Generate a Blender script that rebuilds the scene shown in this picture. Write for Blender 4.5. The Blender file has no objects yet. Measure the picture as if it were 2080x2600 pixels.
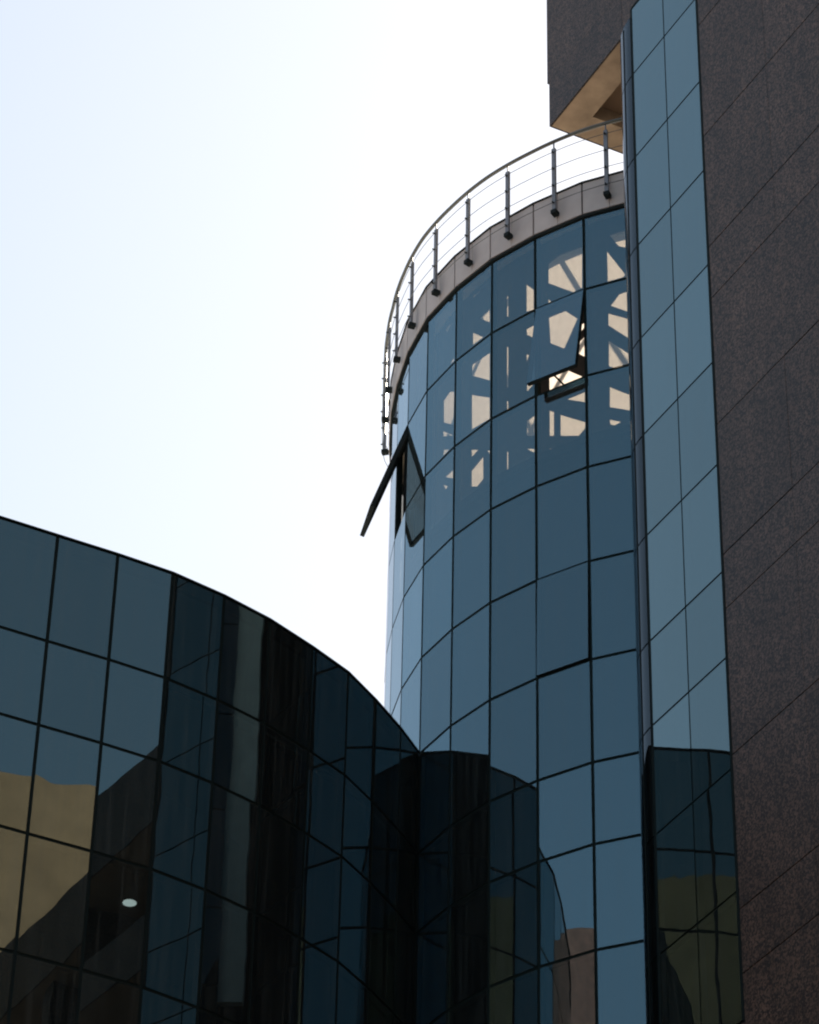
import bpy, bmesh, math, random
from mathutils import Vector, Matrix
random.seed(7)
R_ = math.radians
scene = bpy.context.scene
COL = scene.collection

# ---------------------------------------------------------------- camera
CAMZ = 1.7
cam = bpy.data.cameras.new('camera'); camo = bpy.data.objects.new('camera', cam); COL.objects.link(camo)
F_PX, PITCH, ROLL = 8277.0, 0.6326, 0.0237
cam.sensor_fit = 'VERTICAL'; cam.sensor_height = 36.0; cam.lens = F_PX / 2600.0 * 36.0
cam.clip_start = 0.5; cam.clip_end = 6000.0
_X = Vector((1, 0, 0)); _V = Vector((0, -math.sin(PITCH), math.cos(PITCH))); _D = Vector((0, math.cos(PITCH), math.sin(PITCH)))
_r = _X * math.cos(ROLL) + _V * math.sin(ROLL); _u = _V * math.cos(ROLL) - _X * math.sin(ROLL)
_m = Matrix((_r, _u, -_D)).transposed().to_4x4(); _m.translation = Vector((0, 0, CAMZ))
camo.matrix_world = _m
scene.camera = camo

# ---------------------------------------------------------------- light
SUN_AZ, SUN_EL = R_(32.0), R_(40.0)            # azimuth measured from +Y towards +X
world = bpy.data.worlds.new('World'); scene.world = world; world.use_nodes = True
nt = world.node_tree; nt.nodes.clear()
sky = nt.nodes.new('ShaderNodeTexSky'); sky.sky_type = 'NISHITA'; sky.sun_disc = False
sky.sun_elevation = SUN_EL; sky.sun_rotation = SUN_AZ
sky.altitude = 50; sky.air_density = 1.5; sky.dust_density = 2.2; sky.ozone_density = 2.0
bg = nt.nodes.new('ShaderNodeBackground'); bg.inputs['Strength'].default_value = 0.10
out = nt.nodes.new('ShaderNodeOutputWorld')
hz = nt.nodes.new('ShaderNodeGamma'); hz.inputs['Gamma'].default_value = 0.60   # hazy sky: softer range, all round alike
nt.links.new(sky.outputs[0], hz.inputs[0]); nt.links.new(hz.outputs[0], bg.inputs[0]); nt.links.new(bg.outputs[0], out.inputs[0])
sl = bpy.data.lights.new('sun', 'SUN'); sl.energy = 4.0; sl.angle = R_(0.5); sl.color = (1.0, 0.88, 0.72)
so = bpy.data.objects.new('sun', sl); COL.objects.link(so)
_sd = Vector((math.sin(SUN_AZ) * math.cos(SUN_EL), math.cos(SUN_AZ) * math.cos(SUN_EL), math.sin(SUN_EL)))
so.rotation_euler = _sd.to_track_quat('Z', 'Y').to_euler(); so.location = _sd * 300
scene.view_settings.view_transform = 'Standard'; scene.view_settings.look = 'None'
scene.view_settings.exposure = 1.82; scene.view_settings.gamma = 1.0
scene.view_settings.use_curve_mapping = False
scene.render.engine = 'CYCLES'
cy = scene.cycles
cy.use_denoising = True
cy.max_bounces = 10; cy.glossy_bounces = 6; cy.transparent_max_bounces = 16; cy.diffuse_bounces = 4; cy.transmission_bounces = 6
cy.sample_clamp_indirect = 6.0
cy.pixel_filter_type = 'BLACKMAN_HARRIS'; cy.filter_width = 2.1

# ---------------------------------------------------------------- materials
def newmat(name):
    m = bpy.data.materials.new(name); m.use_nodes = True; m.node_tree.nodes.clear(); return m, m.node_tree
def N(t, typ, **kw):
    n = t.nodes.new(typ)
    for k, v in kw.items(): setattr(n, k, v)
    return n
def val(n, **kw):
    for k, v in kw.items(): n.inputs[k.replace('_', ' ')].default_value = v
    return n
def math_node(t, op, a, b=None):
    n = N(t, 'ShaderNodeMath', operation=op)
    for i, x in enumerate((a, b)):
        if x is None: continue
        if hasattr(x, 'links'): t.links.new(x, n.inputs[i])
        else: n.inputs[i].default_value = x
    return n.outputs[0]

def coords(t, scale=(1, 1, 1), random_shift=True):
    tc = N(t, 'ShaderNodeTexCoord'); mp = N(t, 'ShaderNodeMapping'); mp.inputs['Scale'].default_value = scale
    if random_shift:
        oi = N(t, 'ShaderNodeObjectInfo'); mul = N(t, 'ShaderNodeVectorMath', operation='SCALE')
        cmb = N(t, 'ShaderNodeCombineXYZ')
        for i in range(3): t.links.new(oi.outputs['Random'], cmb.inputs[i])
        t.links.new(cmb.outputs[0], mul.inputs[0]); mul.inputs['Scale'].default_value = 37.0
        add = N(t, 'ShaderNodeVectorMath', operation='ADD')
        t.links.new(tc.outputs['Object'], add.inputs[0]); t.links.new(mul.outputs[0], add.inputs[1])
        t.links.new(add.outputs[0], mp.inputs['Vector'])
    else:
        t.links.new(tc.outputs['Object'], mp.inputs['Vector'])
    return mp.outputs[0]

def glass_mat(name, refl, trans, r0, power=4.0, wave=0.0016, dirt=0.05):
    m, t = newmat(name)
    lw = N(t, 'ShaderNodeLayerWeight'); lw.inputs['Blend'].default_value = 0.5
    nz = N(t, 'ShaderNodeTexNoise'); val(nz, Scale=0.75, Detail=1.5); t.links.new(coords(t), nz.inputs['Vector'])
    bp = N(t, 'ShaderNodeBump'); val(bp, Strength=1.0, Distance=wave); t.links.new(nz.outputs[0], bp.inputs['Height'])
    # vertical rain streaks of dust
    n2 = N(t, 'ShaderNodeTexNoise'); val(n2, Scale=1.0, Detail=5.0, Roughness=0.65); t.links.new(coords(t, (9, 9, 0.35)), n2.inputs['Vector'])
    cr = N(t, 'ShaderNodeMapRange'); val(cr, From_Min=0.45, From_Max=0.8, To_Min=dirt * 0.25, To_Max=dirt); t.links.new(n2.outputs[0], cr.inputs[0])
    # each pane's coating is a little different
    oi = N(t, 'ShaderNodeObjectInfo')
    tone = N(t, 'ShaderNodeMapRange'); val(tone, To_Min=0.86, To_Max=1.08); t.links.new(oi.outputs['Random'], tone.inputs[0])
    mixc = N(t, 'ShaderNodeVectorMath', operation='SCALE'); mixc.inputs[0].default_value = refl[:3]; t.links.new(tone.outputs[0], mixc.inputs['Scale'])
    gl = N(t, 'ShaderNodeBsdfGlossy'); gl.inputs['Roughness'].default_value = 0.0
    p = math_node(t, 'POWER', lw.outputs['Facing'], power)
    gm = N(t, 'ShaderNodeMix', data_type='RGBA'); t.links.new(p, gm.inputs[0]); t.links.new(mixc.outputs[0], gm.inputs[6]); gm.inputs[7].default_value = (0.86, 0.83, 0.84, 1)
    t.links.new(gm.outputs[2], gl.inputs['Color']); t.links.new(bp.outputs[0], gl.inputs['Normal'])
    tr = N(t, 'ShaderNodeBsdfTransparent'); tr.inputs['Color'].default_value = (*trans, 1)
    fac = math_node(t, 'ADD', math_node(t, 'MULTIPLY', p, 1.0 - r0), r0)
    mx = N(t, 'ShaderNodeMixShader'); t.links.new(fac, mx.inputs[0]); t.links.new(tr.outputs[0], mx.inputs[1]); t.links.new(gl.outputs[0], mx.inputs[2])
    df = N(t, 'ShaderNodeBsdfDiffuse'); df.inputs['Color'].default_value = (0.17, 0.215, 0.225, 1)
    m2 = N(t, 'ShaderNodeMixShader'); t.links.new(cr.outputs[0], m2.inputs[0]); t.links.new(mx.outputs[0], m2.inputs[1]); t.links.new(df.outputs[0], m2.inputs[2])
    o = N(t, 'ShaderNodeOutputMaterial'); t.links.new(m2.outputs[0], o.inputs[0])
    return m
def clear_mat(name, trans):
    m, t = newmat(name); tr = N(t, 'ShaderNodeBsdfTransparent'); tr.inputs['Color'].default_value = (*trans, 1)
    gl = N(t, 'ShaderNodeBsdfGlossy'); gl.inputs['Roughness'].default_value = 0.02
    mx = N(t, 'ShaderNodeMixShader'); mx.inputs[0].default_value = 0.03
    t.links.new(tr.outputs[0], mx.inputs[1]); t.links.new(gl.outputs[0], mx.inputs[2])
    o = N(t, 'ShaderNodeOutputMaterial'); t.links.new(mx.outputs[0], o.inputs[0]); return m
def solid_mat(name, c, rough=0.6, metal=0.0, var=0.25, scale=3.0, bump=0.0, spec=0.4, streak=0.0):
    m, t = newmat(name)
    b = N(t, 'ShaderNodeBsdfPrincipled'); val(b, Roughness=rough, Metallic=metal); b.inputs['Specular IOR Level'].default_value = spec
    nz = N(t, 'ShaderNodeTexNoise'); val(nz, Scale=scale, Detail=6.0, Roughness=0.6); t.links.new(coords(t), nz.inputs['Vector'])
    mr = N(t, 'ShaderNodeMapRange'); val(mr, From_Min=0.3, From_Max=0.7, To_Min=1 - var, To_Max=1 + var); t.links.new(nz.outputs[0], mr.inputs[0])
    sc = N(t, 'ShaderNodeVectorMath', operation='SCALE'); sc.inputs[0].default_value = c; t.links.new(mr.outputs[0], sc.inputs['Scale'])
    t.links.new(sc.outputs[0], b.inputs['Base Color'])
    if bump:
        bp = N(t, 'ShaderNodeBump'); val(bp, Strength=1.0, Distance=bump); t.links.new(nz.outputs[0], bp.inputs['Height']); t.links.new(bp.outputs[0], b.inputs['Normal'])
    o = N(t, 'ShaderNodeOutputMaterial'); t.links.new(b.outputs[0], o.inputs[0]); return m
def granite_mat(name, mult=1.0):
    m, t = newmat(name)
    co = coords(t)
    b = N(t, 'ShaderNodeBsdfPrincipled'); val(b, Roughness=0.55); b.inputs['Specular IOR Level'].default_value = 0.3
    nz = N(t, 'ShaderNodeTexNoise'); val(nz, Scale=30.0, Detail=3.0, Roughness=0.7); t.links.new(co, nz.inputs['Vector'])
    vo = N(t, 'ShaderNodeTexVoronoi'); val(vo, Scale=27.0); t.links.new(co, vo.inputs['Vector'])
    sp = N(t, 'ShaderNodeSeparateColor'); t.links.new(vo.outputs['Color'], sp.inputs[0])
    ad = math_node(t, 'ADD', math_node(t, 'MULTIPLY', sp.outputs[0], 0.30), math_node(t, 'MULTIPLY', nz.outputs[0], 0.70))
    cr = N(t, 'ShaderNodeValToRGB'); e = cr.color_ramp.elements
    e[0].position = 0.38; e[0].color = (0.030 * mult, 0.026 * mult, 0.026 * mult, 1)
    e[1].position = 0.63; e[1].color = (0.38 * mult, 0.245 * mult, 0.185 * mult, 1)
    k = e.new(0.5); k.color = (0.130 * mult, 0.090 * mult, 0.073 * mult, 1)
    t.links.new(ad, cr.inputs[0])
    n2 = N(t, 'ShaderNodeTexNoise'); val(n2, Scale=0.9, Detail=3.0); t.links.new(co, n2.inputs['Vector'])
    mr = N(t, 'ShaderNodeMapRange'); val(mr, From_Min=0.3, From_Max=0.7, To_Min=0.82, To_Max=1.15); t.links.new(n2.outputs[0], mr.inputs[0])
    oi = N(t, 'ShaderNodeObjectInfo'); m3 = N(t, 'ShaderNodeMapRange'); val(m3, To_Min=0.90, To_Max=1.10); t.links.new(oi.outputs['Random'], m3.inputs[0])
    n4 = N(t, 'ShaderNodeTexNoise'); val(n4, Scale=1.0, Detail=5.0, Roughness=0.6); t.links.new(coords(t, (3.0, 3.0, 0.25)), n4.inputs['Vector'])
    m4 = N(t, 'ShaderNodeMapRange'); val(m4, From_Min=0.35, From_Max=0.7, To_Min=1.07, To_Max=0.82); t.links.new(n4.outputs[0], m4.inputs[0])
    sc = N(t, 'ShaderNodeVectorMath', operation='SCALE'); t.links.new(cr.outputs[0], sc.inputs[0]); t.links.new(math_node(t, 'MULTIPLY', math_node(t, 'MULTIPLY', mr.outputs[0], m3.outputs[0]), m4.outputs[0]), sc.inputs['Scale'])
    t.links.new(sc.outputs[0], b.inputs['Base Color'])
    o = N(t, 'ShaderNodeOutputMaterial'); t.links.new(b.outputs[0], o.inputs[0]); return m
def screen_mat(name, c):
    m, t = newmat(name)
    nz = N(t, 'ShaderNodeTexNoise'); val(nz, Scale=5.0, Detail=6.0, Roughness=0.7); t.links.new(coords(t), nz.inputs['Vector'])
    mr = N(t, 'ShaderNodeMapRange'); val(mr, From_Min=0.3, From_Max=0.7, To_Min=0.92, To_Max=1.05); t.links.new(nz.outputs[0], mr.inputs[0])
    sc = N(t, 'ShaderNodeVectorMath', operation='SCALE'); sc.inputs[0].default_value = c; t.links.new(mr.outputs[0], sc.inputs['Scale'])
    a = N(t, 'ShaderNodeBsdfTranslucent'); d = N(t, 'ShaderNodeBsdfDiffuse')
    t.links.new(sc.outputs[0], a.inputs[0]); t.links.new(sc.outputs[0], d.inputs[0])
    mx = N(t, 'ShaderNodeMixShader'); mx.inputs[0].default_value = 0.10
    t.links.new(a.outputs[0], mx.inputs[1]); t.links.new(d.outputs[0], mx.inputs[2])
    o = N(t, 'ShaderNodeOutputMaterial'); t.links.new(mx.outputs[0], o.inputs[0]); return m
def lamp_mat(name, c, s):
    m, t = newmat(name); e = N(t, 'ShaderNodeEmission'); e.inputs[0].default_value = (*c, 1); e.inputs[1].default_value = s
    o = N(t, 'ShaderNodeOutputMaterial'); t.links.new(e.outputs[0], o.inputs[0]); return m

M_GLASS = glass_mat('reflective_glass_tower', (0.50, 0.85, 1.0), (0.46, 0.435, 0.385), 0.16, 3.8, wave=0.0020, dirt=0.11)
M_GLASS_BAY = glass_mat('reflective_glass_bay', (0.64, 0.93, 0.98), (0.07, 0.09, 0.10), 0.18, wave=0.0038, dirt=0.10)
M_GLASS_CORNER = glass_mat('dark_corner_glass', (0.44, 0.54, 0.60), (0.06, 0.08, 0.10), 0.09, 6.0)
M_GLASS_WING = glass_mat('reflective_glass_wing', (0.60, 0.93, 1.0), (0.05, 0.07, 0.08), 0.118, 6.0, wave=0.0028, dirt=0.13)
M_CLEAR = clear_mat('inner_glass_face', (1, 1, 1))
M_REAR = clear_mat('rear_glass', (0.86, 0.85, 0.82))
M_JOINT = solid_mat('dark_glazing_joint', (0.006, 0.012, 0.013), 0.8, var=0.1, spec=0.08)
M_FRAME = solid_mat('dark_sash_frame', (0.013, 0.018, 0.020), 0.8, var=0.15, spec=0.08)
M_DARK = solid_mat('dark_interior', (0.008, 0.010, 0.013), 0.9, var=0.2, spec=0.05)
M_BRACE = solid_mat('brown_painted_steel', (0.045, 0.030, 0.022), 0.7, var=0.2)
M_GRANITE = granite_mat('speckled_granite', 0.255)
M_GRANITE_JOINT = solid_mat('granite_joint', (0.007, 0.009, 0.011), 0.9, var=0.1, spec=0.08)
M_CORNICE = solid_mat('cornice_stone', (0.36, 0.335, 0.335), 0.55, var=0.10, scale=1.5, streak=0.45)
M_STEEL = solid_mat('painted_steel', (0.15, 0.16, 0.18), 0.45, metal=0.3, var=0.15)
M_RAIL = solid_mat('brushed_steel', (0.09, 0.095, 0.09), 0.32, metal=0.7, var=0.15)
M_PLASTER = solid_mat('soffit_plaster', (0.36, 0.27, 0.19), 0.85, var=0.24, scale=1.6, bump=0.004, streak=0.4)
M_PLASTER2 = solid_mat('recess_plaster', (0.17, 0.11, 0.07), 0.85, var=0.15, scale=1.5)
M_ROOF = solid_mat('terrace_tiles', (0.55, 0.50, 0.44), 0.8, var=0.12)
M_TAN = solid_mat('tan_render', (0.48, 0.27, 0.155), 0.85, var=0.2, scale=0.7, streak=0.3)
M_REDSTONE = solid_mat('reddish_stone', (0.115, 0.050, 0.040), 0.8, var=0.35, scale=5.0)
M_GREY = solid_mat('grey_render', (0.16, 0.16, 0.165), 0.85, var=0.2, scale=0.5)
M_ASPHALT = solid_mat('asphalt', (0.05, 0.05, 0.052), 0.9, var=0.25, scale=0.8)
M_PAVE = solid_mat('paving', (0.26, 0.25, 0.23), 0.9, var=0.2, scale=1.2)
M_SCREEN = screen_mat('frosted_panel', (0.44, 0.40, 0.365))
M_PALE = solid_mat('pale_grey_panel', (0.50, 0.50, 0.46), 0.7, var=0.1)
M_BROWN = solid_mat('brown_render', (0.30, 0.20, 0.14), 0.85, var=0.2, scale=0.8)
M_LAMP = lamp_mat('lamp_glow', (1.0, 0.95, 0.80), 1.7)

# ---------------------------------------------------------------- builders
def tag(o, label=None, cat=None, group=None, kind=None):
    if label: o['label'] = label
    if cat: o['category'] = cat
    if group: o['group'] = group
    if kind: o['kind'] = kind
    return o
def empty(name, loc, label=None, cat=None, group=None):
    o = bpy.data.objects.new(name, None); COL.objects.link(o); o.location = loc; o.empty_display_size = 0.5
    return tag(o, label, cat, group)
def wloc(o):
    v = Vector(o.location)
    while o.parent: o = o.parent; v += Vector(o.location)
    return v
def mesh_obj(name, verts, faces, mats, parent=None, midx=None, smooth=False, at=None):
    """one mesh object; verts in world space, origin at 'at' (default the verts' centre)"""
    c = Vector(at) if at is not None else sum((Vector(v) for v in verts), Vector()) / len(verts)
    me = bpy.data.meshes.new(name); me.from_pydata([tuple(Vector(v) - c) for v in verts], [], faces)
    for m in (mats if isinstance(mats, (list, tuple)) else [mats]): me.materials.append(m)
    if midx: me.polygons.foreach_set('material_index', midx)
    bm = bmesh.new(); bm.from_mesh(me); bmesh.ops.recalc_face_normals(bm, faces=bm.faces); bm.to_mesh(me); bm.free()
    if smooth: me.polygons.foreach_set('use_smooth', [True] * len(me.polygons))
    o = bpy.data.objects.new(name, me); COL.objects.link(o)
    o.location = c if parent is None else c - wloc(parent)
    if parent is not None: o.parent = parent
    return o
class MB:
    def __init__(s): s.v, s.f = [], []
    def add(s, verts, faces):
        b = len(s.v); s.v += [Vector(v) for v in verts]; s.f += [tuple(i + b for i in f) for f in faces]
    def hexa(s, a, b):             # a, b: two rings of four corners
        s.add(list(a) + list(b), [(3, 2, 1, 0), (4, 5, 6, 7), (0, 1, 5, 4), (1, 2, 6, 5), (2, 3, 7, 6), (3, 0, 4, 7)])
    def box(s, c, ax, ay, az, dx, dy, dz):   # centre, axes, full sizes
        c = Vector(c); ax, ay, az = Vector(ax) * dx / 2, Vector(ay) * dy / 2, Vector(az) * dz / 2
        s.hexa([c - ax - ay - az, c + ax - ay - az, c + ax + ay - az, c - ax + ay - az], [c - ax - ay + az, c + ax - ay + az, c + ax + ay + az, c - ax + ay + az])
    def bar(s, p, q, w, h, up=(0, 0, 1)):
        p, q = Vector(p), Vector(q); d = (q - p).normalized(); x = d.cross(Vector(up)).normalized(); y = x.cross(d)
        x, y = x * w / 2, y * h / 2
        s.hexa([p - x - y, p + x - y, p + x + y, p - x + y], [q - x - y, q + x - y, q + x + y, q - x + y])
    def tube(s, pts, r, n=8):
        pts = [Vector(p) for p in pts]; rings = []
        for i, p in enumerate(pts):
            d = (pts[min(i + 1, len(pts) - 1)] - pts[max(i - 1, 0)]).normalized()
            x = d.cross(Vector((0, 0, 1))).normalized() if abs(d.z) < 0.99 else Vector((1, 0, 0)); y = x.cross(d)
            rings.append([p + (x * math.cos(a) + y * math.sin(a)) * r for a in [2 * math.pi * k / n for k in range(n)]])
        b = len(s.v)
        for rg in rings: s.v += rg
        for i in range(len(rings) - 1):
            for k in range(n):
                s.f.append((b + i * n + k, b + i * n + (k + 1) % n, b + (i + 1) * n + (k + 1) % n, b + (i + 1) * n + k))
        s.f.append(tuple(b + k for k in range(n))); s.f.append(tuple(b + (len(rings) - 1) * n + k for k in range(n)))
    def prism(s, poly, z0, z1):
        n = len(poly); b = len(s.v)
        s.v += [Vector((p[0], p[1], z0)) for p in poly] + [Vector((p[0], p[1], z1)) for p in poly]
        s.f.append(tuple(b + i for i in range(n))); s.f.append(tuple(b + n + i for i in range(n)))
        for i in range(n): j = (i + 1) % n; s.f.append((b + i, b + j, b + n + j, b + n + i))
    def obj(s, name, mat, parent=None, smooth=False, at=None): return mesh_obj(name, s.v, s.f, mat, parent, None, smooth, at)

def V2(p, z): return Vector((p[0], p[1], z))
PANE_T = 0.02
def pane(P, Q, z0, z1, n, mat, parent, gap=0.034, tilt=0.0011, name='pane', zg=None, proud=0.0, inner=None):
    """glass sheet between plan points P,Q and heights z0<z1; n = outward normal; a real 20 mm sheet"""
    zg = gap if zg is None else zg
    P, Q, n = Vector(P), Vector(Q), Vector((n[0], n[1], 0))
    d = (Q - P).normalized(); a, b = P + d * gap, Q - d * gap
    front = [V2(a, z0 + zg), V2(b, z0 + zg), V2(b, z1 - zg), V2(a, z1 - zg)]
    c = sum(front, Vector()) / 4
    tx, tz = random.gauss(0, tilt), random.gauss(0, tilt)
    d3 = Vector((d.x, d.y, 0))
    front = [p + n * (proud + (p - c).dot(d3) * tx + (p.z - c.z) * tz) for p in front]
    back = [p - n * PANE_T for p in front]
    return mesh_obj(name, front + back, [(0, 1, 2, 3), (7, 6, 5, 4), (0, 4, 5, 1), (1, 5, 6, 2), (2, 6, 7, 3), (3, 7, 4, 0)], [mat, inner or M_CLEAR, M_JOINT], parent, [0, 1, 2, 2, 2, 2])
def outn(P, Q, c):
    d = (Vector(Q) - Vector(P)).normalized(); n = Vector((d.y, -d.x)); m = (Vector(P) + Vector(Q)) / 2 - Vector(c)
    return n if n.dot(m) > 0 else -n
def Z(z): return z + CAMZ

# ---------------------------------------------------------------- measured layout (metres; heights above the camera, Z() adds the camera's)
ZR = [47.025, 44.968, 42.608, 40.222, 37.859, 35.497, 33.131, 31.320, 29.071, 26.714, 24.350]   # tower glazing rows
TC = Vector((7.5, 60.0)); TR = 7.85; TPH, TAL = -2.08659, 0.15897
_fix = {0: (3.619, 53.164), 1: (2.601, 53.878), 2: (1.690, 54.707), 3: (0.934, 55.703), 4: (0.322, 56.785), 5: (-0.086, 58.015), 6: (-0.320, 59.217), 7: (-0.440, 60.23)}
_fix.update({8: (-0.475, 61.45), 9: (-0.43, 62.70), 10: (0.05, 63.85), 11: (1.10, 65.05)})
def tnode(c):
    if c in _fix: return Vector(_fix[c])
    a = TPH - c * TAL; return TC + Vector((math.cos(a), math.sin(a))) * TR
def tring(r): return [TC + (tnode(c) - TC) * (r / TR) for c in range(-2, 38)]
WC = Vector((-10.842, 60.327)); WR = 11.664; WPH, WAL = -1.29293, 0.10046
_wfix = {1: (-6.552, 49.436), 2: (-5.463, 50.0), 3: (-4.454, 50.568), 4: (-3.500, 51.282), 5: (-2.645, 52.05), 6: (-1.822, 52.977), 7: (-1.130, 53.841), 8: (-0.572, 54.835), 9: (-0.069, 55.862), 10: (0.317, 56.778)}
_p, _a = Vector(_wfix[1]), 27.5
for _c in range(0, -7, -1):
    _p = _p - Vector((math.cos(R_(_a)), math.sin(R_(_a)))) * 1.22; _wfix[_c] = tuple(_p); _a -= 1.2 if _c > -2 else 3.0
def wnode(c):
    if c in _wfix: return Vector(_wfix[c])
    a = WPH + c * WAL; return WC + Vector((math.cos(a), math.sin(a))) * WR
GM = Vector((4.9655, 47.8613)); GD = Vector((0.44506, -0.89550)); GN = Vector((-0.89550, -0.44506))
def G(s, off, z): p = GM + GD * s + GN * off; return Vector((p.x, p.y, Z(z)))
def g2(s, off): return GM + GD * s + GN * off

# ---------------------------------------------------------------- ground
def sheet(name, x0, y0, x1, y1, z, mat):
    o = mesh_obj(name, [(x0, y0, z), (x1, y0, z), (x1, y1, z), (x0, y1, z)], [(0, 1, 2, 3)], mat); return tag(o, kind='structure')
sheet('ground', -3000, -3000, 3000, 3000, 0.0, M_PAVE)
sheet('road', -400, -9, 400, 3, 0.012, M_ASPHALT)

# ---------------------------------------------------------------- glass tower
tower = empty('glass_tower', (TC.x, TC.y, 0), 'round blue glass tower with two tilted open windows and a stone cornice', 'tower')
def in_wing(p): return (p - WC).length < WR - 0.15
SASHES = {(0, 1): 9.5, (5, 1): 18.3, (0, 4): 1.1}      # (facet, row): opening angle in degrees
def sash(P, Q, z0, z1, n, ang, mat, extra=0.0):
    """top-hung sash: frame (part) with its pane and stay (sub-parts)"""
    d = (Q - P).normalized(); w = (Q - P).length; d3 = Vector((d.x, d.y, 0)); n3 = Vector((n.x, n.y, 0))
    a = R_(ang); dn = Vector((0, 0, -math.cos(a))) + n3 * math.sin(a); nn = n3 * math.cos(a) + Vector((0, 0, math.sin(a)))
    top = V2(P, z1 - 0.02)
    H = z1 - z0 - 0.04 + extra
    def pt(u, h, t): return top + d3 * u + dn * h + nn * t
    g = 0.024; fw = 0.055; mb = MB()
    for (u0, u1, h0, h1) in ((g, w - g, 0.0, fw), (g, w - g, H - fw, H), (g, g + fw, fw, H - fw), (w - g - fw, w - g, fw, H - fw)):
        mb.hexa([pt(u0, h0, -0.08), pt(u1, h0, -0.08), pt(u1, h1, -0.08), pt(u0, h1, -0.08)], [pt(u0, h0, -0.004), pt(u1, h0, -0.004), pt(u1, h1, -0.004), pt(u0, h1, -0.004)])
    fr = mb.obj('window_sash', M_FRAME, tower)
    f = [pt(g, H, 0.02), pt(w - g, H, 0.02), pt(w - g, 0, 0.02), pt(g, 0, 0.02)]; b = [p - nn * 0.022 for p in f]
    mesh_obj('pane', f + b, [(0, 1, 2, 3), (7, 6, 5, 4), (0, 4, 5, 1), (1, 5, 6, 2), (2, 6, 7, 3), (3, 7, 4, 0)], [mat, M_CLEAR, M_JOINT], fr, [0, 1, 2, 2, 2, 2])
    if 5 < ang < 12:
        for u in (w * 0.45,):
            st = MB(); st.bar(pt(u, H * 0.93, -0.07), V2(P, z0 + 0.05) + d3 * (u + 0.10) - n3 * 0.06, 0.03, 0.03); st.obj('stay_arm', M_JOINT, fr)
for c in range(-2, 10):
    Q, P = tnode(c), tnode(c + 1)
    n = outn(P, Q, TC); mid = (P + Q) / 2
    for r in range(10):
        if r >= 5 and (c >= 5): continue                     # inside the low curved building
        z1, z0 = Z(ZR[r]), Z(ZR[r + 1])
        if r == 0: z1 -= 0.03
        if (c, r) in SASHES: sash(P, Q, z0, z1, n, SASHES[(c, r)], M_GLASS, 0.16 if c == 5 else 0.0)
        else: pane(P, Q, z0, z1, n, M_GLASS, tower)
        if r > 0:
            tm = MB(); m3 = V2(mid, z1); d3 = Vector((*(Q - P).normalized(), 0)); n3 = Vector((*n, 0))
            tm.box(m3 - n3 * 0.075, d3, n3, (0, 0, 1), (Q - P).length - 0.10, 0.10, 0.075); tm.obj('transom', M_JOINT, tower)
for c in range(-2, 11):
    p = tnode(c); rad = (p - TC).normalized(); tan = Vector((-rad.y, rad.x))
    zb = ZR[10] if c <= 5 else ZR[5] - 0.3
    mb = MB(); mb.box(V2(p - rad * 0.080, (Z(zb) + Z(ZR[0])) / 2), (*tan, 0), (*rad, 0), (0, 0, 1), 0.085, 0.115, ZR[0] - zb - 0.05); mb.obj('mullion', M_JOINT, tower)

# the far side of the shaft and the storeys below the picture: plain joined glazing
mb = MB(); ring = [tnode(c) for c in range(10, 38)]
for P, Q in zip(ring, ring[1:]):
    n = outn(P, Q, TC)
    for za, zb in zip(ZR[:4], ZR[1:4]):
        d = (Q - P).normalized() * 0.03
        a, b = P + d, Q - d
        mb.hexa([V2(a, Z(zb) + .03), V2(b, Z(zb) + .03), V2(b, Z(za) - .03), V2(a, Z(za) - .03)], [V2(p - n * 0.02, z) for p, z in ((a, Z(zb) + .03), (b, Z(zb) + .03), (b, Z(za) - .03), (a, Z(za) - .03))])
tag(mb.obj('rear_glazing', M_REAR, tower), kind='stuff')
mb = MB()
for P, Q in zip(ring, ring[1:]):
    n = outn(P, Q, TC); m_ = (P + Q) / 2
    for zz in ZR[:4]: mb.bar(V2(P - n * .06, Z(zz) - .04), V2(Q - n * .06, Z(zz) - .04), 0.08, 0.08)
    mb.bar(V2(P, Z(ZR[3])), V2(P, Z(ZR[0]) - 0.1), 0.08, 0.08, (1, 0.3, 0))
tag(mb.obj('rear_frame', M_JOINT, tower), kind='stuff')
mb = MB(); mb.prism(tring(TR - 0.06)[::-1], 0.0, Z(ZR[10]) - 0.02); tag(mb.obj('lower_glazing', M_GLASS_BAY, tower), kind='stuff')
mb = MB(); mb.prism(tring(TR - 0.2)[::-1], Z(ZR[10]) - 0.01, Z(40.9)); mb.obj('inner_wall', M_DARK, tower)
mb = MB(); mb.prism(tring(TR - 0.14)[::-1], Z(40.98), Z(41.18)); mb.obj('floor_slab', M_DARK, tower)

# roof: tiled ring round an unseen skylight, added to let sun onto the frosted panels
def annulus(r0, r1, z0, z1, name, mat):
    a, b = tring(r0), tring(r1); n = len(a); vs = [V2(p, z) for z in (z0, z1) for p in a] + [V2(p, z) for z in (z0, z1) for p in b]; fs = []
    for i in range(n):
        j = (i + 1) % n
        fs += [(i, j, n + j, n + i), (2 * n + i, 3 * n + i, 3 * n + j, 2 * n + j), (n + i, n + j, 3 * n + j, 3 * n + i), (i, 2 * n + i, 2 * n + j, j)]
    return mesh_obj(name, vs, fs, mat, tower)
annulus(6.62, TR - 0.03, Z(47.25), Z(47.88), 'roof_terrace', M_ROOF)
annulus(6.50, 6.61, Z(47.25), Z(48.15), 'added_skylight_kerb', M_ROOF)
mb = MB()
for k in (-1.5, -0.5, 0.5, 1.5):
    x = k * 3.0; h = math.sqrt(6.48 ** 2 - x * x)
    mb.bar((TC.x + x, TC.y - h, Z(48.06)), (TC.x + x, TC.y + h, Z(48.06)), 0.07, 0.12)
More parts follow.
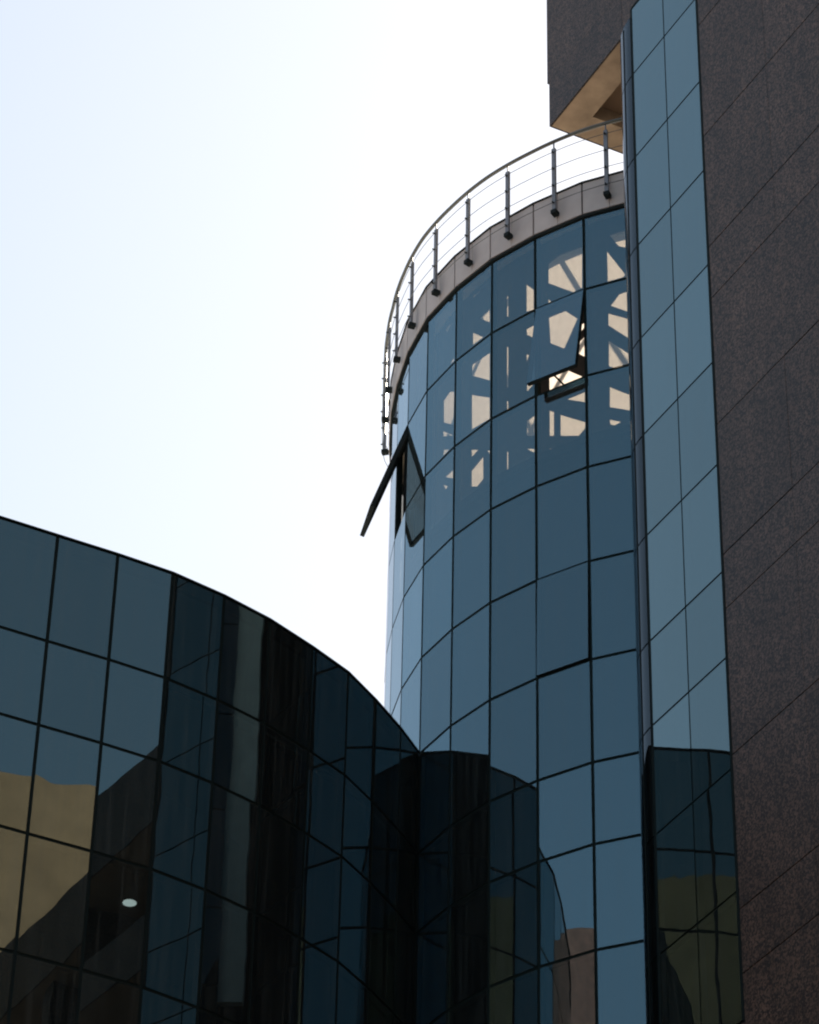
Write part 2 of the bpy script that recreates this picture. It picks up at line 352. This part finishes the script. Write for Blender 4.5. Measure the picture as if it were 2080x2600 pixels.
for k in (-0.5, 0.5):
    for sgn in (1,):
        d = Vector((math.cos(R_(38 * sgn)), math.sin(R_(38 * sgn)))); q = Vector((-d.y, d.x)); o = TC + q * k * 2.6; h = math.sqrt(6.45 ** 2 - (k * 2.6) ** 2)
        mb.bar(V2(o - d * h, Z(47.86)), V2(o + d * h, Z(47.86)), 0.09, 0.12)
mb.obj('added_skylight_frame', M_BRACE, tower)  # beams added out of view to cast soft shadow bars on the panels

# frosted inner wall behind the steel lattice
def arc_plate(a0, a1, r0, r1, z0, z1, name, mat, n=12, parent=None):
    vs, fs = [], []
    for i in range(n + 1):
        a = R_(a0 + (a1 - a0) * i / n); u = Vector((math.cos(a), math.sin(a)))
        vs += [V2(TC + u * r0, z0), V2(TC + u * r1, z0), V2(TC + u * r1, z1), V2(TC + u * r0, z1)]
    for i in range(n):
        b = 4 * i
        for k in range(4): fs.append((b + k, b + (k + 1) % 4, b + 4 + (k + 1) % 4, b + 4 + k))
    fs += [(0, 1, 2, 3), (4 * n + 3, 4 * n + 2, 4 * n + 1, 4 * n)]
    return mesh_obj(name, vs, fs, mat, parent or tower)
BR = TR - 0.5
SR = TR - 0.86
edges = [-106.0, -119.4, -130.2, -140.0, -150.0, -160.5]
sedges = edges + [-172.0]
for a0, a1 in zip(sedges, sedges[1:]):
    vs = []
    k0, k1 = R_(a0), R_(a1); ns = 4
    for i in range(ns + 1):
        a = k0 + (k1 - k0) * i / ns; vs += [V2(TC + Vector((math.cos(a), math.sin(a))) * SR, z) for z in (Z(41.2), Z(47.2))]
    mesh_obj('frosted_panel', vs, [(2 * i, 2 * i + 2, 2 * i + 3, 2 * i + 1) for i in range(ns)], M_SCREEN, tower)
arc_plate(-172.1, -188, SR - 0.02, SR + 0.02, Z(41.2), Z(47.2), 'inner_wall', M_DARK)
arc_plate(-166.5, -222, TR - 0.26, TR - 0.20, Z(41.2), Z(47.2), 'inner_wall', M_DARK)
arc_plate(-70, -105.9, SR - 0.02, SR + 0.02, Z(41.2), Z(47.2), 'inner_wall', M_DARK)
HOLES = [[[-128.67,46.592],[-126.31,46.697],[-121.83,46.67],[-121.96,45.508],[-123.68,45.48],[-128.7,46.045]],[[-128.67,45.076],[-125.34,45.056],[-122.91,44.698],[-125.56,44.021],[-128.38,44.34]],[[-122.77,44.047],[-121.33,44.178],[-121.32,43.541],[-123.11,43.765]],[[-122.2,44.507],[-121.62,44.534],[-121.48,44.413],[-122.27,44.303]],[[-128.69,43.411],[-125.21,43.424],[-121.72,43.022],[-128.65,43.037]],[[-125.28,42.628],[-121.76,42.648],[-121.79,42.364]],[[-128.68,42.522],[-127.72,42.429],[-127.77,41.793],[-128.72,41.848]],[[-126.51,42.286],[-121.77,41.836],[-121.79,41.674],[-123.03,41.537],[-126.55,41.724]],[[-128.66,41.519],[-127.65,41.461],[-127.74,41.376],[-128.67,41.411]],[[-128.73,45.6],[-128.08,45.462],[-128.73,45.484]],[[-116.67,46.741],[-113.77,46.751],[-113.85,46.257],[-115.11,46.357]],[[-117.24,46.305],[-113.91,45.473],[-114.52,45.441],[-117.24,45.445]],[[-116.84,44.757],[-115.2,45.01],[-113.74,45.034],[-113.83,44.468]],[[-117.24,44.567],[-113.75,44.268],[-113.84,43.746],[-117.29,44.236]],[[-117.27,43.815],[-113.79,43.317],[-113.85,42.986],[-116.36,43.032],[-117.37,43.131]],[[-117.28,42.564],[-113.81,42.216],[-113.88,41.802],[-117.36,42.031]],[[-117.41,41.708],[-115.27,41.559],[-116.59,41.512],[-117.35,41.579]],[[-138.08,46.342],[-137.64,46.308],[-137.63,45.721],[-138.07,45.754]],[[-138.06,44.901],[-137.62,44.869],[-137.61,43.746],[-138.04,43.777]],[[-138.03,43.401],[-137.6,43.37],[-137.6,43.127],[-138.03,43.157]],[[-138.01,42.029],[-137.59,41.999],[-137.58,41.453],[-138.0,41.482]],[[-133.46,46.331],[-131.78,46.056],[-131.8,45.494],[-133.47,45.552]],[[-133.48,45.07],[-131.82,45.071],[-131.83,44.708],[-133.4,44.91]],[[-133.5,44.364],[-132.8,44.316],[-133.41,44.111]],[[-133.43,43.528],[-131.88,43.426],[-133.43,43.323]],[[-133.45,42.545],[-131.76,42.583],[-131.78,42.034],[-133.46,42.142]],[[-133.46,41.803],[-131.79,41.697],[-131.79,41.588]],[[-133.47,41.542],[-132.88,41.486],[-133.38,41.457]],[[-147.48,47.046],[-147.28,47.128],[-143.84,47.069]],[[-145.35,46.293],[-142.39,46.36],[-142.37,45.938]],[[-147.38,46.057],[-144.13,45.652],[-147.34,45.689]],[[-147.49,45.157],[-142.32,45.078],[-142.28,44.289],[-147.46,44.845]],[[-147.53,44.313],[-142.26,43.812],[-142.22,43.226],[-147.42,43.337]],[[-147.44,42.796],[-145.24,42.621],[-147.34,42.564]],[[-142.97,42.428],[-142.18,42.368],[-142.17,42.257]],[[-147.38,42.216],[-143.89,42.35],[-143.84,41.722],[-145.54,41.65],[-147.33,41.789]],[[-157.41,47.042],[-156.06,47.088],[-154.56,46.947],[-156.58,46.87]],[[-155.61,45.866],[-153.5,45.922],[-153.48,45.788]],[[-157.71,45.041],[-155.08,45.061],[-153.25,44.897],[-153.41,43.976],[-157.55,44.421]],[[-157.69,44.19],[-153.43,43.686],[-157.65,44.033]],[[-157.55,43.656],[-154.73,43.408],[-157.5,43.462]],[[-156.47,42.805],[-153.31,42.741],[-153.27,42.495]],[[-157.28,42.67],[-155.03,42.421],[-156.1,42.419]]]
def lattice(a0, a1, holes):
    cu = bpy.data.curves.new('lattice', 'CURVE'); cu.dimensions = '2D'; cu.fill_mode = 'BOTH'; cu.extrude = 0.012
    def spl(pts):
        sp = cu.splines.new('POLY'); sp.points.add(len(pts) - 1); sp.use_cyclic_u = True
        for p, q in zip(sp.points, pts): p.co = (R_(q[0]) * BR, q[1], 0, 1)
    zs = (41.19, 47.24); am = (a0 + a1) / 2
    spl([(a0, zs[0]), ((a0 + am) / 2, zs[0]), (am, zs[0]), ((a1 + am) / 2, zs[0]), (a1, zs[0]), (a1, zs[1]), ((a1 + am) / 2, zs[1]), (am, zs[1]), ((a0 + am) / 2, zs[1]), (a0, zs[1])])
    for h in holes: spl(h)
    tmp = bpy.data.objects.new('lattice_tmp', cu); COL.objects.link(tmp)
    dg = bpy.context.evaluated_depsgraph_get(); me = bpy.data.meshes.new_from_object(tmp.evaluated_get(dg)); 
    vs = []
    for v in me.vertices:
        a = v.co.x / BR; r = BR + v.co.z; vs.append((TC.x + math.cos(a) * r, TC.y + math.sin(a) * r, Z(v.co.y)))
    fs = [tuple(p.vertices) for p in me.polygons]
    bpy.data.objects.remove(tmp); bpy.data.meshes.remove(me); bpy.data.curves.remove(cu)
    mesh_obj('lattice_brace', vs, fs, M_BRACE, tower)
for a0, a1 in zip(edges, edges[1:]):
    lattice(a0, a1, [h for h in HOLES if a1 < sum(p[0] for p in h) / len(h) < a0])
arc_plate(-160.5, -186, BR - 0.04, BR + 0.04, Z(41.19), Z(47.24), 'lattice_brace', M_BRACE)
arc_plate(-80, -106, BR - 0.04, BR + 0.04, Z(41.19), Z(47.24), 'lattice_brace', M_BRACE)

# stone cornice, two panels to a facet, standing 6 cm proud of the glass
def cpt(c, off):
    i = math.floor(c); f = c - i; p = tnode(i) * (1 - f) + tnode(i + 1) * f; return p + (p - TC).normalized() * off
for k in range(-4, 34):
    c0, c1 = k / 2, (k + 1) / 2
    Q, P = cpt(c0, 0.06), cpt(c1, 0.06); d = (Q - P).normalized(); n = outn(P, Q, TC)
    ga, gb = (0.006, 0.022) if k % 2 == 0 else (0.022, 0.006); a, b = P + d * ga, Q - d * gb; n_ = n * 0.20
    mb = MB(); mb.hexa([V2(a - n_, Z(47.06)), V2(b - n_, Z(47.06)), V2(b, Z(47.06)), V2(a, Z(47.06))], [V2(a - n_, Z(47.93)), V2(b - n_, Z(47.93)), V2(b, Z(47.93)), V2(a, Z(47.93))]); mb.obj('cornice_panel', M_CORNICE, tower)
ce = MB(); cb = MB()
for k in range(-2, 17):
    Q, P = cpt(k, 0.0), cpt(k + 1, 0.0); rq, rp = (Q - TC).normalized(), (P - TC).normalized()
    for mbx, z0, z1, o0, o1 in ((ce, 47.935, 47.975, -0.1, 0.085), (cb, 46.985, 47.05, -0.1, 0.045)):
        mbx.hexa([V2(P + rp * o0, Z(z0)), V2(Q + rq * o0, Z(z0)), V2(Q + rq * o1, Z(z0)), V2(P + rp * o1, Z(z0))], [V2(P + rp * o0, Z(z1)), V2(Q + rq * o0, Z(z1)), V2(Q + rq * o1, Z(z1)), V2(P + rp * o1, Z(z1))])
ce.obj('coping', M_FRAME, tower); cb.obj('cornice_flashing', M_FRAME, tower)

# ---------------------------------------------------------------- roof railing
rail = empty('roof_railing', (TC.x, TC.y, Z(47.1)), 'curved steel railing with thin wires round the top of the glass tower', 'railing')
def nrad(c): i = math.floor(c); return (tnode(i) - TC).length * (1 - c + i) + (tnode(i + 1) - TC).length * (c - i)
RO = 0.17
pc = [k + 0.5 for k in range(-3, 17)]
def arcpts(off, z, a=-2.9, b=16.8, n=170): return [V2(cpt(a + (b - a) * i / n, off) if False else TC + (cpt(a + (b - a) * i / n, 0) - TC).normalized() * (nrad(a + (b - a) * i / n) + off), z) for i in range(n + 1)]
mb = MB(); mb.tube(arcpts(RO + 0.01, Z(49.37)), 0.042, 10); mb.obj('handrail', M_RAIL, rail, smooth=True)
for z in (47.55, 48.05, 48.55, 49.03):
    mb = MB(); mb.tube(arcpts(RO + 0.05, Z(z)), 0.008, 5); mb.obj('wire', M_RAIL, rail)
for c in pc:
    p0 = cpt(c, 0); rad = (p0 - TC).normalized(); p = TC + rad * (nrad(c) + RO); t = Vector((-rad.y, rad.x))
    mb = MB()
    mb.box(V2(p, Z(48.22)), (*t, 0), (*rad, 0), (0, 0, 1), 0.09, 0.06, 1.88)
    post = mb.obj('post', M_STEEL, rail)
    mb = MB(); mb.box(V2(p - rad * 0.02, Z(47.30)), (*t, 0), (*rad, 0), (0, 0, 1), 0.13, 0.16, 0.10); mb.obj('foot', M_FRAME, post)
    mb = MB(); mb.tube([V2(p, Z(49.15)), V2(p, Z(49.35))], 0.018, 8); mb.obj('rail_pin', M_STEEL, post)
    for z in (47.55, 48.05, 48.55, 49.03):
        mb = MB(); mb.tube([V2(p + rad * 0.02, Z(z)), V2(p + rad * 0.09, Z(z))], 0.018, 7); mb.obj('wire_clip', M_FRAME, post)

# ---------------------------------------------------------------- low curved glass building
wing = empty('curved_glass_building', (WC.x, WC.y, 0), 'low dark glass building with a curved front meeting the tower', 'building')
WZ = [35.495, 33.131, 31.320, 29.071, 26.714, 24.350]
for c in range(-6, 10):
    P, Q = wnode(c), wnode(c + 1); n = outn(P, Q, WC); mid = (P + Q) / 2
    d3 = Vector((*(Q - P).normalized(), 0)); n3 = Vector((*n, 0))
    for r in range(5):
        pane(P, Q, Z(WZ[r + 1]), Z(WZ[r]), n, M_GLASS_WING, wing, tilt=0.0012)
        if r:
            tm = MB(); tm.box(V2(mid, Z(WZ[r])) - n3 * 0.075, d3, n3, (0, 0, 1), (Q - P).length - 0.10, 0.10, 0.08); tm.obj('transom', M_JOINT, wing)
    mb = MB(); mb.box(V2(mid, Z(35.515)) - n3 * 0.05, d3, n3, (0, 0, 1), (Q - P).length + 0.004, 0.14, 0.03); mb.obj('coping', M_JOINT, wing)
    mb = MB(); mb.box(V2(mid, Z(35.37)) - n3 * 0.09, d3, n3, (0, 0, 1), (Q - P).length - 0.02, 0.10, 0.255); mb.obj('fascia', M_JOINT, wing)
for c in range(-6, 11):
    p = wnode(c); rad = (p - WC).normalized(); tan = Vector((-rad.y, rad.x))
    mb = MB(); mb.box(V2(p - rad * 0.080, (Z(WZ[5]) + Z(WZ[0])) / 2), (*tan, 0), (*rad, 0), (0, 0, 1), 0.085, 0.115, WZ[0] - WZ[5] - 0.05); mb.obj('mullion', M_JOINT, wing)
wr = [wnode(c) for c in list(range(-46, -20)) + list(range(-6, 17))]
def wring(off): return [WC + (p - WC).normalized() * ((p - WC).length - off) for p in wr]
mb = MB(); mb.prism(wring(0.16), Z(35.30), Z(35.46)); mb.obj('roof', M_ROOF, wing)
mb = MB(); mb.prism(wring(3.0), Z(24.2), Z(35.29)); mb.obj('inner_wall', M_DARK, wing)
for z in (32.9, 28.98, 24.2):
    mb = MB(); mb.prism(wring(0.17), Z(z) , Z(z) + 0.16); mb.obj('floor_slab', M_DARK, wing)
mb = MB(); mb.prism(wring(0.06), 0, Z(24.30) - 0.12); tag(mb.obj('lower_glazing', M_GLASS_WING, wing), kind='stuff')
back = MB()
_b = [wnode(c) for c in list(range(-46, -20)) + [-6]]
for P, Q in zip(_b, _b[1:]):
    n = outn(P, Q, WC)
    back.hexa([V2(P, Z(24.35)), V2(Q, Z(24.35)), V2(Q, Z(35.5)), V2(P, Z(35.5))], [V2(p - n * .05, z) for p, z in ((P, Z(24.35)), (Q, Z(24.35)), (Q, Z(35.5)), (P, Z(35.5)))])
tag(back.obj('rear_glazing', M_GLASS_WING, wing), kind='stuff')
# the lit downlight behind the glass
lampc = Vector((-4.87, 51.55, Z(28.98)))
dl = empty('ceiling_lamp', lampc - Vector((0, 0, 0.06)), 'small round white ceiling light glowing behind the dark curved glass', 'ceiling light')
mb = MB(); mb.prism([(lampc.x + 0.15 * math.cos(a), lampc.y + 0.15 * math.sin(a)) for a in [2 * math.pi * k / 20 for k in range(20)]], lampc.z - 0.05, lampc.z - 0.002); mb.obj('lamp_housing', M_FRAME, dl)
mb = MB(); mb.prism([(lampc.x + 0.125 * math.cos(a), lampc.y + 0.125 * math.sin(a)) for a in [2 * math.pi * k / 20 for k in range(20)]], lampc.z - 0.065, lampc.z - 0.052); mb.obj('diffuser', M_LAMP, dl)

# ---------------------------------------------------------------- granite building with its glazed bay
gran = empty('granite_building', (g2(3, -5).x, g2(3, -5).y, 0), 'tall speckled dark granite building with a narrow blue glass bay and tan soffit', 'building')
def gbox(s0, s1, o0, o1, z0, z1, name, mat, parent=None):
    mb = MB(); mb.hexa([G(s0, o0, z0), G(s1, o0, z0), G(s1, o1, z0), G(s0, o1, z0)], [G(s0, o0, z1), G(s1, o0, z1), G(s1, o1, z1), G(s0, o1, z1)]); return mb.obj(name, mat, parent or gran)
GZ0 = -CAMZ
GTOP = 61.0
mb = MB(); mb.prism([g2(1.27, -0.045), g2(7.0, -0.045), g2(7.0, -12), g2(-1.1, -12), g2(-1.1, -0.35), g2(1.27, -0.35)], 0.0, Z(50.9)); mb.obj('wall_core', M_GRANITE_JOINT, gran)
gbox(7.01, 22.0, -12, -2.4, GZ0, 41.5, 'wing_core', M_BROWN)
BANDS = [(GZ0, 26.0), (29.0, 32.4), (35.6, 37.0), (39.4, 41.55)]
for z0, z1 in BANDS: gbox(7.01, 22.0, -2.38, -0.045, z0 + 0.02, z1 - 0.02, 'loggia_band', M_BROWN)
for k in range(4):
    for (a, z0), (z1, b) in zip(BANDS, BANDS[1:]): gbox(7.05 + k * 4.8, 7.6 + k * 4.8, -2.38, -0.3, z0 - 0.02, z1 + 0.02, 'loggia_pier', M_GRANITE)
GJ = [25.17, 26.35, 29.32, 32.31, 33.47, 36.37, 39.35, 40.62, 43.45, 46.45, 47.65, 50.6, 53.6, 54.8, 57.8, GTOP]
lo = [25.17]
for st in [2.95, 2.95, 1.18] * 4:
    lo.insert(0, lo[0] - st)
    if lo[0] < 3: break
GJ = [GZ0] + [z for z in lo if z > GZ0 + 0.8][:-1] + GJ
def gpanel(s0, s1, z0, z1, off, gs=0.004, gz=0.012, mat=None):
    j = random.gauss(0, 0.0012)
    mb = MB(); o0, o1 = off - 0.04, off + j
    mb.hexa([G(s0 + gs, o0, z0 + gz), G(s1 - gs, o0, z0 + gz), G(s1 - gs, o1, z0 + gz), G(s0 + gs, o1, z0 + gz)], [G(s0 + gs, o0, z1 - gz), G(s1 - gs, o0, z1 - gz), G(s1 - gs, o1, z1 - gz), G(s0 + gs, o1, z1 - gz)])
    return mb.obj('granite_panel', mat or M_GRANITE, gran)
SJ = [1.30, 3.55, 5.30, 7.0]
for z0, z1 in zip(GJ, GJ[1:]):
    for s0, s1 in zip(SJ, SJ[1:]): gpanel(s0, s1, z0, z1, 0.0)
for z0, z1 in BANDS:
    for k in range(6):
        if z0 > 0: gpanel(7.0 + k * 2.5, 9.5 + k * 2.5, z0, z1, 0.0)
        else:
            for a, b in ((z0, 5.5), (5.5, 12.5), (12.5, 19.5), (19.5, z1)): gpanel(7.0 + k * 2.5, 9.5 + k * 2.5, a, b, 0.0)
for z0, z1 in ((49.2, 50.6), (50.6, 53.6), (53.6, 54.8), (54.8, 57.8), (57.8, GTOP)): gpanel(-1.28, 1.30, z0, z1, -0.02)
gbox(-1.27, 1.29, -0.35, -0.065, 49.2, 51.0, 'wall_core', M_GRANITE_JOINT)
# overhanging upper block
ZS = 50.95; PO = -1.2; PS = -6.92
gbox(PS + 0.06, 6.98, -14.5, PO - 0.045, ZS + 0.55, GTOP, 'upper_block', M_GRANITE_JOINT)
for z0, z1, s0 in ((ZS, 52.36, PS + 0.03), (52.36, 55.35, PS - 0.06), (55.35, 58.3, PS - 0.06), (58.3, GTOP, PS - 0.06)):
    for a, b in zip((s0, -3.6, -1.30), (-3.6, -1.30, 1.3)): gpanel(a, b, z0, z1, PO, gz=0.005)
    mb = MB(); n0 = z0 + 0.007
    mb.hexa([G(s0, -14.5, n0), G(s0 + 0.04, -14.5, n0), G(s0 + 0.04, PO - 0.045, n0), G(s0, PO - 0.045, n0)], [G(s0, -14.5, z1 - .007), G(s0 + 0.04, -14.5, z1 - .007), G(s0 + 0.04, PO - 0.045, z1 - .007), G(s0, PO - 0.045, z1 - .007)]); mb.obj('granite_panel', M_GRANITE, gran)
# soffit: a plaster border round a recessed field
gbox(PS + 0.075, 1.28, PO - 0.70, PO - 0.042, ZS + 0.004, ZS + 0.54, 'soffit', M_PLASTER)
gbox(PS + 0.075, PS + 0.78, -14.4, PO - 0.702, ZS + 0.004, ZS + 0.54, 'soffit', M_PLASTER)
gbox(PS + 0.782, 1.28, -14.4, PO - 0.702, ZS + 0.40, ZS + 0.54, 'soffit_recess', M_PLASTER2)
# glazed bay
bay = gbox(-1.262, 1.25, -0.33, -0.13, 24.3, 49.12, 'glass_bay', M_DARK)
BZ = [49.13, 47.272] + ZR[1:10] + [24.35]
bn = GN
for z1, z0 in zip(BZ, BZ[1:]):
    for s0, s1 in ((-1.235, 0.0), (0.0, 1.235)):
        pane(g2(s0, 0), g2(s1, 0), Z(z0), Z(z1), bn, M_GLASS_BAY, bay, gap=0.018, zg=0.022, tilt=0.0006)
    if z1 < 49:
        mb = MB(); mb.hexa([G(-1.2, -0.12, z1 - .04), G(1.22, -0.12, z1 - .04), G(1.22, -0.024, z1 - .04), G(-1.2, -0.024, z1 - .04)], [G(-1.2, -0.12, z1 + .04), G(1.22, -0.12, z1 + .04), G(1.22, -0.024, z1 + .04), G(-1.2, -0.024, z1 + .04)]); mb.obj('transom', M_JOINT, bay)
gbox(-0.04, 0.04, -0.125, -0.0255, 24.35, 49.1, 'mullion', M_JOINT, bay)
gbox(-1.285, -1.225, -0.12, 0.006, 24.35, 49.16, 'mullion', M_JOINT, bay)
gbox(1.232, 1.292, -0.12, 0.004, 24.35, 49.16, 'mullion', M_JOINT, bay)
gbox(-1.224, 1.231, -0.12, 0.008, 49.125, 49.19, 'bay_coping', M_JOINT, bay)
gbox(-1.28, 1.29, -0.34, 0.0, GZ0, 24.32, 'bay_base', M_GRANITE, bay)
# rounded glass corner between bay and tower
RC = 1.60; QC = g2(-1.285, 0.0) - GN * RC
A0_, A1_ = R_(206.4), R_(160.0)
def corner(k, off): a = A0_ + (A1_ - A0_) * k; return QC + Vector((math.cos(a), math.sin(a))) * (RC + off)
for z1, z0 in zip(BZ, BZ[1:]):
    z1 = min(z1, 48.98); ns = 14; vs = []; fs = []; ix = []
    for off in (0.0, -0.02):
        for i in range(ns + 1):
            p = corner(0.02 + 0.98 * i / ns, off); vs += [V2(p, Z(z0) + 0.02), V2(p, Z(z1) - 0.02)]
    b = 2 * (ns + 1)
    for i in range(ns):
        fs += [(2 * i, 2 * i + 2, 2 * i + 3, 2 * i + 1), (b + 2 * i, b + 2 * i + 1, b + 2 * i + 3, b + 2 * i + 2), (2 * i, b + 2 * i, b + 2 * i + 2, 2 * i + 2), (2 * i + 1, 2 * i + 3, b + 2 * i + 3, b + 2 * i + 1)]; ix += [0, 1, 2, 2]
    fs += [(0, 1, b + 1, b), (2 * ns, b + 2 * ns, b + 2 * ns + 1, 2 * ns + 1)]; ix += [2, 2]
    o = mesh_obj('corner_pane', vs, fs, [M_GLASS_CORNER, M_CLEAR, M_JOINT], bay, ix)
    for pl in o.data.polygons:
        if pl.material_index < 2: pl.use_smooth = True
    o.data.set_sharp_from_angle(angle=R_(40))
pj = corner(0.29, 0.0); nj = (pj - QC).normalized(); mb = MB(); mb.box(V2(pj, Z(36.6)), (-nj.y, nj.x, 0), (*nj, 0), (0, 0, 1), 0.035, 0.02, 24.6); mb.obj('corner_joint', M_JOINT, bay)
mb = MB(); poly = [corner(k / 8, -0.09) for k in range(9)] + [g2(-1.25, -2.2), g2(-1.25, -0.12)]; mb.prism(poly, Z(24.3), Z(48.95)); mb.obj('corner_core', M_DARK, bay)
mb = MB(); mb.prism([(4.40, 50.12), (4.42, 50.78), (4.60, 50.78), (4.60, 50.12)], Z(31.0), Z(48.9)); mb.obj('return_panel', M_PALE, bay)

# ---------------------------------------------------------------- what the glass mirrors: the far side of the square
def block(name, c, nrm, width, depth, h, mat, label, cat='building', lip=True, rows=0, cols=0, sill0=4.0, step=3.4, wz=1.5, ww=1.3, wmat=None):
    n = Vector(nrm).normalized(); t = Vector((-n.y, n.x)); c = Vector(c)
    e = empty(name, (c.x, c.y, 0), label, cat)
    mb = MB(); q = [c + t * width / 2, c - t * width / 2, c - t * width / 2 - n * depth, c + t * width / 2 - n * depth]; mb.prism(q, 0, h); mb.obj('wall', mat, e)
    if lip: mb = MB(); mb.prism([c + t * (width / 2 + .15) + n * .15, c - t * (width / 2 + .15) + n * .15, c - t * (width / 2 + .15) - n * (depth + .15), c + t * (width / 2 + .15) - n * (depth + .15)], h + 0.004, h + 0.3); mb.obj('coping', mat, e)
    for r in range(rows):
        for k in range(cols):
            p = c + t * ((k + 0.5) / cols - 0.5) * width * 0.9; z = sill0 + r * step
            mb = MB(); mb.box(V2(p + n * 0.03, z + wz / 2), (*t, 0), (*n, 0), (0, 0, 1), ww, 0.06, wz); f = mb.obj('window', M_FRAME, e)
            mb = MB(); mb.box(V2(p + n * 0.066, z + wz / 2), (*t, 0), (*n, 0), (0, 0, 1), ww - 0.16, 0.01, wz - 0.16); mb.obj('pane', M_GLASS_BAY, f)
    return e
block('tan_building', (22.0, 14.5), (-0.50, 0.866), 30, 14, 60.2, M_TAN, 'tan rendered building mirrored in the curved glass front', lip=False, rows=8, cols=6)
block('red_stone_building', (-38.5, 34.0), (0.9, 0.42), 18, 14, 56.8, M_REDSTONE, 'reddish stone building mirrored low in the tower glass', lip=False, rows=12, cols=5)
